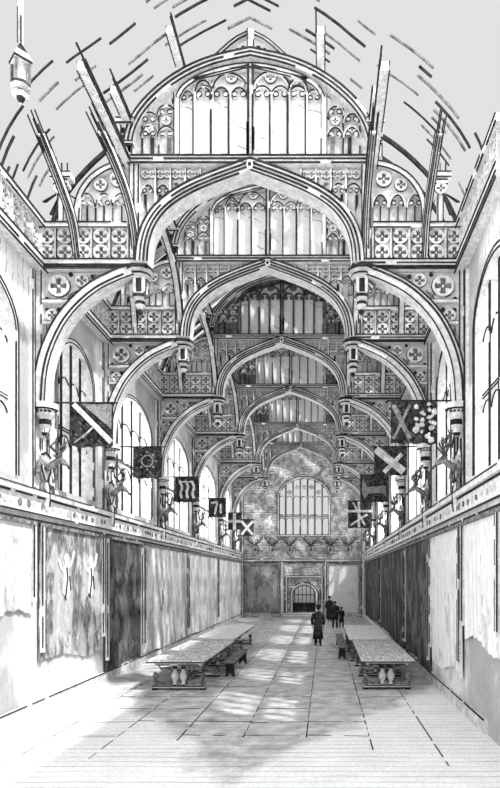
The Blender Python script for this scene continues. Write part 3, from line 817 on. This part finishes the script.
# ------------------------------------------------------------------ stag heads
def make_stag(wide=False):
    rt = empty('stag_head')
    f = lambda u, v, w: (w, u, v)             # w out of the wall (+x), u along it
    b = MB(f); K = 2.0 if wide else 1.0
    b.prism(smooth_pts([(0, -.42), (-.2, -.1), (-.22, .25), (0, .34), (.22, .25), (.2, -.1), (0, -.42)], 1)[:-1], 0, .05, M['mid'])
    b.ink([(0, -.42), (-.2, -.1), (-.22, .25), (0, .34), (.22, .25), (.2, -.1), (0, -.42)], .045, .05, brk=.05)
    b.build('shield', rt)
    b = MB(f)
    b.tube([(0, -.05, .04), (0, .02, .16), (0, .12, .28), (0, .16, .36), (0, .08, .46), (0, -.04, .56), (0, -.08, .60)],
           [.10, .085, .075, .085, .065, .045, .03], M['wood'], 8)
    hd = b.build('head', rt, smooth=True)
    for s in (-1, 1):
        b = MB(f); b.tube([(s*.07, .2, .32), (s*.16, .24, .30), (s*.2, .22, .29)], [.02, .035, .008], M['wood'], 6); b.build('ear', hd)
        b = MB(f); S = 1.0 if wide else 1.0
        b.tube([(s*.04, .24, .34), (s*.14*S, .36, .30), (s*.32*S, .44, .26), (s*.42*S, .62, .26), (s*.34*S, .82, .3)], [.034*K, .032*K, .03*K, .026*K, .01], M['antler'])
        b.tube([(s*.10, .34, .32), (s*.10, .46, .42), (s*.12, .54, .46)], [.024*K, .02*K, .006], M['antler'])
        b.tube([(s*.28*S, .43, .27), (s*.22*S, .56, .36), (s*.2*S, .68, .38)], [.024*K, .02*K, .006], M['antler'])
        b.tube([(s*.41*S, .58, .26), (s*.52*S, .68, .26), (s*.54*S, .80, .28)], [.022*K, .018*K, .006], M['antler'])
        b.build('antler', rt)
    if wide: return rt
    # carved scrollwork dangling round and under the shield
    for s in (-1, 1):
        b = MB(f)
        b.tube([(s*.03, -.38, .05), (s*.26, -.46, .07), (s*.30, -.66, .08), (s*.12, -.76, .08), (s*.05, -.62, .08), (s*.14, -.56, .08)], [.03, .045, .04, .035, .025, .012], M['dark'])
        b.tube([(s*.18, .1, .05), (s*.38, .0, .07), (s*.42, -.22, .08), (s*.28, -.34, .08), (s*.22, -.2, .08)], [.03, .045, .04, .03, .012], M['dark'])
        b.tube([(s*.2, .2, .05), (s*.34, .22, .07), (s*.36, .36, .07)], [.03, .035, .012], M['pale'])
        b.build('scroll', rt)
    b = MB(f); b.tube([(0, -.40, .05), (.02, -.7, .08), (-.02, -.95, .07), (0, -1.08, .06)], [.04, .06, .05, .012], M['pale']); b.ink([(0, -.5), (0, -1.0)], .03, .13, brk=.1); b.build('pendant_leaf', rt)
    return rt
stag = make_stag()
sl = []
nm = ['nearest', 'second', 'third', 'fourth', 'fifth', 'farthest']
k = 0
for sd in (-1, 1):
    for i, d in enumerate(D):
        o = stag if k == 0 else copy_tree(stag); k += 1
        o.location = (sd*(HW-.13), d+.02, 5.30); o.rotation_euler = (0, 0, 0 if sd < 0 else PI)
        o.scale = (1, 1, .88)
        o['label'] = 'antlered stag head on a scrolled shield on the %s wall, %s from the viewer' % (SN[sd], nm[i])
        o['category'] = 'stag head'; o['group'] = 'stag heads below the corbels'
pos = [(-3.55, 'leftmost of the row on the far wall'), (-2.25, 'second from left in the far row'), (-1.0, 'left of centre in the far row, below the far window'), (.55, 'right of centre in the far row, below the far window'), (2.0, 'second from right in the far row'), (3.3, 'rightmost of the row on the far wall')]
fstag = make_stag(True)
for i_, (u, lab) in enumerate(pos):
    o = fstag if i_ == 0 else copy_tree(fstag); o.location = (u, YF-.04, 5.0); o.rotation_euler = (0, 0, -PI/2); o.scale = (1.1, 1.08, 1.15)
    o['label'] = 'stag head with spread antlers, '+lab; o['category'] = 'stag head'; o['group'] = 'stag heads in a row on the far wall'

# ------------------------------------------------------------------ tables and benches
def make_table(x, y0, y1, wd, top, lab):
    L = y1-y0; H = .81
    rt = empty('trestle_table', (x, y0, 0), label=lab, category='table', group='long tables along the walls')
    f = lambda u, v, w: (u, -w, v)            # w negative = deeper
    b = MB(f); b.box(-wd/2, wd/2, H-.07, H, -L, 0, top); b.box(-wd/2-.01, wd/2+.01, H-.075, H-.045, -L-.01, .01, M['ink']); b.build('tabletop', rt)
    b = MB(f); b.box(-wd/2+.15, wd/2-.15, H-.17, H-.075, -L+.25, -.2, M['pale']); 
    b.ink([(-wd/2+.2, H-.15), (wd/2-.2, H-.15)], .03, -.2, brk=.1)
    b.ink([(-wd/2+.16, H-.09), (wd/2-.16, H-.09)], .03, -.2, brk=.1); b.build('apron', rt)
    for w in (-.35, -L/2, -L+.35):
        b = MB(f); b.box(-wd/2+.08, wd/2-.08, 0.03, .11, w-.07, w+.07, M['pale']); b.ink([(-wd/2+.08, .10), (wd/2-.08, .10)], .025, w+.07, brk=.05); b.ink([(-wd/2+.08, .04), (wd/2-.08, .04)], .035, w+.07, brk=.02)
        for s in (-1, 1): b.box(s*(wd/2-.13)-.07, s*(wd/2-.13)+.07, 0, .05, w-.09, w+.09, M['ink'])
        fo = b.build('foot_rail', rt)
        prof = [(.05, .11), (.07, .14), (.04, .18), (.05, .22), (.095, .32), (.10, .38), (.06, .46), (.035, .5), (.06, .54), (.05, H-.17)]
        for s in (-.5, .5):
            b = MB(f); b.lathe(s*.22, w, prof, M['mid'], 10, m2=M['ink'], every=8); b.build('baluster', rt, smooth=False)
        for s in (-1, 1):
            b = MB(f); b.lathe(s*(wd/2-.13), w, [(.04, .09), (.075, .14), (.08, .2), (.04, .26), (.05, .3), (.075, .36), (.05, .42), (.02, .46)], M['wood'], 8); b.build('corner_post', rt)
            b = MB(f); b.tube([(s*(wd/2-.2), H-.17, w), (s*(wd/2-.28), H-.27, w), (s*.28, H-.25, w), (s*.14, H-.34, w)], [.03, .04, .035, .02], M['wood']); b.build('bracket', rt)
            b = MB(f); b.tube([(s*.12, .13, w), (s*.26, .19, w), (s*.36, .15, w), (s*(wd/2-.2), .2, w)], [.03, .035, .03, .02], M['wood']); b.build('foot_scroll', rt)
    b = MB(f); b.box(-.06, .06, .11, .2, -L+.4, -.3, M['wood']); b.build('stretcher', rt)
    return rt
make_table(-2.2, 15.25, 20.1, 1.5, M['tabletop'], 'long carved oak table at the left, nearest the viewer, with a worn speckled top')
make_table(-2.25, 20.6, 26.6, 1.4, M['tabletop_pale'], 'long table on the left beyond the worn one, with a paler top')
make_table(3.2, 15.35, 20.1, 1.36, M['tabletop'], 'long carved oak table at the right, nearest the viewer')
make_table(3.1, 20.6, 26.6, 1.36, M['tabletop_pale'], 'pale-topped long table on the right, beyond the nearest one')
def make_bench(x, y0, y1, lab):
    L = y1-y0; rt = empty('bench', (x, y0, 0), label=lab, category='bench', group='dark benches beside the tables')
    f = lambda u, v, w: (u, -w, v)
    b = MB(f); b.box(-.15, .15, .42, .47, -L, 0, M['wood']); b.build('seat', rt)
    b = MB(f); b.box(-.11, .11, .33, .42, -L+.1, -.1, M['cloth']); b.build('seat_rail', rt)
    for w in (-.25, -L+.25):
        b = MB(f); b.prism([(-.14, 0), (-.08, 0), (0, .12), (.08, 0), (.14, 0), (.11, .34), (-.11, .34)], w-.03, w+.03, M['cloth']); b.build('leg', rt)
make_bench(-1.2, 17.4, 20.6, 'low dark bench at the inner side of the near left table')
make_bench(2.2, 21.2, 26.2, 'low dark bench at the inner side of the far right table')

# ------------------------------------------------------------------ people
def skin_mesh(name, verts, edges, radii, mat, parent, levels=1, root=0):
    me = bpy.data.meshes.new(name); me.from_pydata(verts, edges, [])
    o = bpy.data.objects.new(name, me); C.objects.link(o)
    mo = o.modifiers.new('s', 'SKIN'); mo.use_smooth_shade = True
    for i, r in enumerate(radii):
        sv = me.skin_vertices[0].data[i]; rr = r if isinstance(r, tuple) else (r, r); sv.radius = rr; sv.use_root = (i == root)
    ss = o.modifiers.new('d', 'SUBSURF'); ss.levels = levels; ss.render_levels = levels
    dg = bpy.context.evaluated_depsgraph_get(); dg.update()
    m2 = bpy.data.meshes.new_from_object(o.evaluated_get(dg)); m2.materials.clear(); m2.materials.append(mat)
    for p in m2.polygons: p.use_smooth = True
    o.modifiers.clear(); o.data = m2; bpy.data.meshes.remove(me); o.name = name; o.parent = parent
    return o
def person(x, y, rz, h, lab, gown_len, hat, stride=.12, arm=0.0, face=True):
    k = h/1.75
    rt = empty('person', (x, y, 0), rz, label=lab, category='person', group='visitors walking near the far end'); rt.scale = (k, k, k)
    V, E, Rd = [], [], []
    def v(p, r, par=None):
        V.append(p); Rd.append(r)
        if par is not None: E.append((par, len(V)-1))
        return len(V)-1
    pel = v((0, 0, .95), (.15, .11)); wa = v((0, 0, 1.10), (.13, .095), pel); ch = v((0, .01, 1.30), (.165, .11), wa)
    nb = v((0, .01, 1.44), (.09, .07), ch); nk = v((0, -.005, 1.51), .055, nb); h0 = v((0, -.015, 1.59), (.072, .085), nk); v((0, -.01, 1.69), (.07, .085), h0)
    for s in (-1, 1):
        st = s*stride
        hp = v((s*.09, 0, .88), .085, pel); kn = v((s*.10, -st*.6-.02, .48), .058, hp); an = v((s*.10, -st, .09), .038, kn); v((s*.11, -st-.13, .035), (.04, .03), an)
        sh = v((s*.19, .01, 1.40), .058, ch); el = v((s*.245, .03-arm*.1, 1.13), .043, sh); wr = v((s*.24, -.08-arm*.2, .90+arm*.1), .030, el)
        pm = v((s*.24, -.11-arm*.2, .83+arm*.1), (.022, .036), wr)
        for q, (dy, ln) in enumerate(((-.030, .070), (-.010, .080), (.010, .075), (.028, .060))):
            a = v((s*.240, -.12+dy-arm*.2, .775+arm*.1), .010, pm); v((s*.228, -.125+dy-arm*.2, .775-ln+arm*.1), .008, a)
        t = v((s*.225, -.155-arm*.2, .81+arm*.1), .011, wr); v((s*.22, -.17-arm*.2, .77+arm*.1), .009, t)
    body = skin_mesh('body', V, E, Rd, M['skin'], rt, 1)
    f = lambda u, v, w: (u, -w, v)
    # face details and hair
    b = MB(f)
    for s in (-1, 1): b.blob((s*.028, 1.635, .098), (.011, .007, .006), M['ink'], 6, 4)
    b.build('eyes', rt)
    b = MB(f); b.tube([(0, 1.64, .092), (0, 1.605, .118), (0, 1.598, .098)], [.008, .014, .01], M['skin']); b.build('nose', rt)
    b = MB(f); b.box(-.022, .022, 1.565, 1.573, .085, .094, M['wood']); b.build('mouth', rt)
    for s in (-1, 1):
        b = MB(f); b.blob((s*.078, 1.62, 0), (.012, .03, .02), M['skin'], 6, 4); b.build('ear', rt)
    b = MB(f); b.blob((0, 1.66, -.028), (.083, .09, .092), M['cloth'], 12, 8); b.build('hair', rt, smooth=True)
    # gown / coat following the body
    b = MB(f); seg = 20; prof = [(gown_len, .235, .20), (gown_len+.25, .21, .18), (.95, .185, .15), (1.10, .165, .13), (1.30, .205, .145), (1.40, .20, .125), (1.47, .10, .09), (1.50, .075, .075)]
    vs = []
    for (z, rx, ry) in prof:
        for q in range(seg):
            a = 2*PI*q/seg; fo = 1+(.06*math.sin(q*PI/2*1.6) if z < .9 else 0); vs.append((rx*fo*math.cos(a), z, ry*fo*math.sin(a)))
    n = len(prof); fs = [(i*seg+q, i*seg+(q+1) % seg, (i+1)*seg+(q+1) % seg, (i+1)*seg+q) for i in range(n-1) for q in range(seg)]
    fs.append(list(range(seg))); b.add(vs, fs, M['cloth']); b.build('coat', rt, smooth=True)
    for s in (-1, 1):
        b = MB(f); b.tube([(s*.15, 1.42, 0), (s*.20, 1.39, -.01), (s*.25, 1.13, -.03+arm*.1), (s*.243, .93+arm*.1, .06+arm*.2)], [.07, .078, .068, .062], M['cloth'], 10); b.build('sleeve', rt, smooth=True)
        b = MB(f); st = s*stride
        b.tube([(s*.09, .88, 0), (s*.10, .48, st*.6+.02), (s*.10, .10, st)], [.10, .075, .058], M['cloth'], 10); b.build('stocking', rt, smooth=True)
        b = MB(f); b.blob((s*.107, .045, st+.07), (.05, .045, .13), M['ink'], 8, 6); b.build('shoe', rt, smooth=True)
    if hat:
        b = MB(f)
        if hat == 'wide': b.lathe(0, 0, [(.16, 1.70), (.17, 1.715), (.095, 1.73), (.09, 1.79), (.03, 1.81)], M['ink'], 14)
        else: b.lathe(0, 0, [(.10, 1.69), (.115, 1.72), (.10, 1.77), (.02, 1.79)], M['ink'], 14)
        b.build('hat', rt, smooth=True)
def at(px, s): return ((px-325)/s+1.59, F/s)
x, y = at(318, 23.3); person(x, y, PI, 1.72, 'person in a long black coat and wide hat standing alone, nearest of the four', .30, 'wide', .10)
x, y = at(329.5, 15.0); person(x, y, PI-.2, 1.68, 'person in a black coat nearest the far wall, leftmost of the group of three', .2, 'cap', .08)
x, y = at(335, 17.4); person(x, y, PI+.1, 1.58, 'person in dark clothes, bareheaded, standing in the middle of the group of three', .55, None, .12)
x, y = at(341.5, 17.0); person(x, y, PI+.4, 1.18, 'short person in a dark coat, rightmost of the group of three', .45, 'cap', .12, .3)
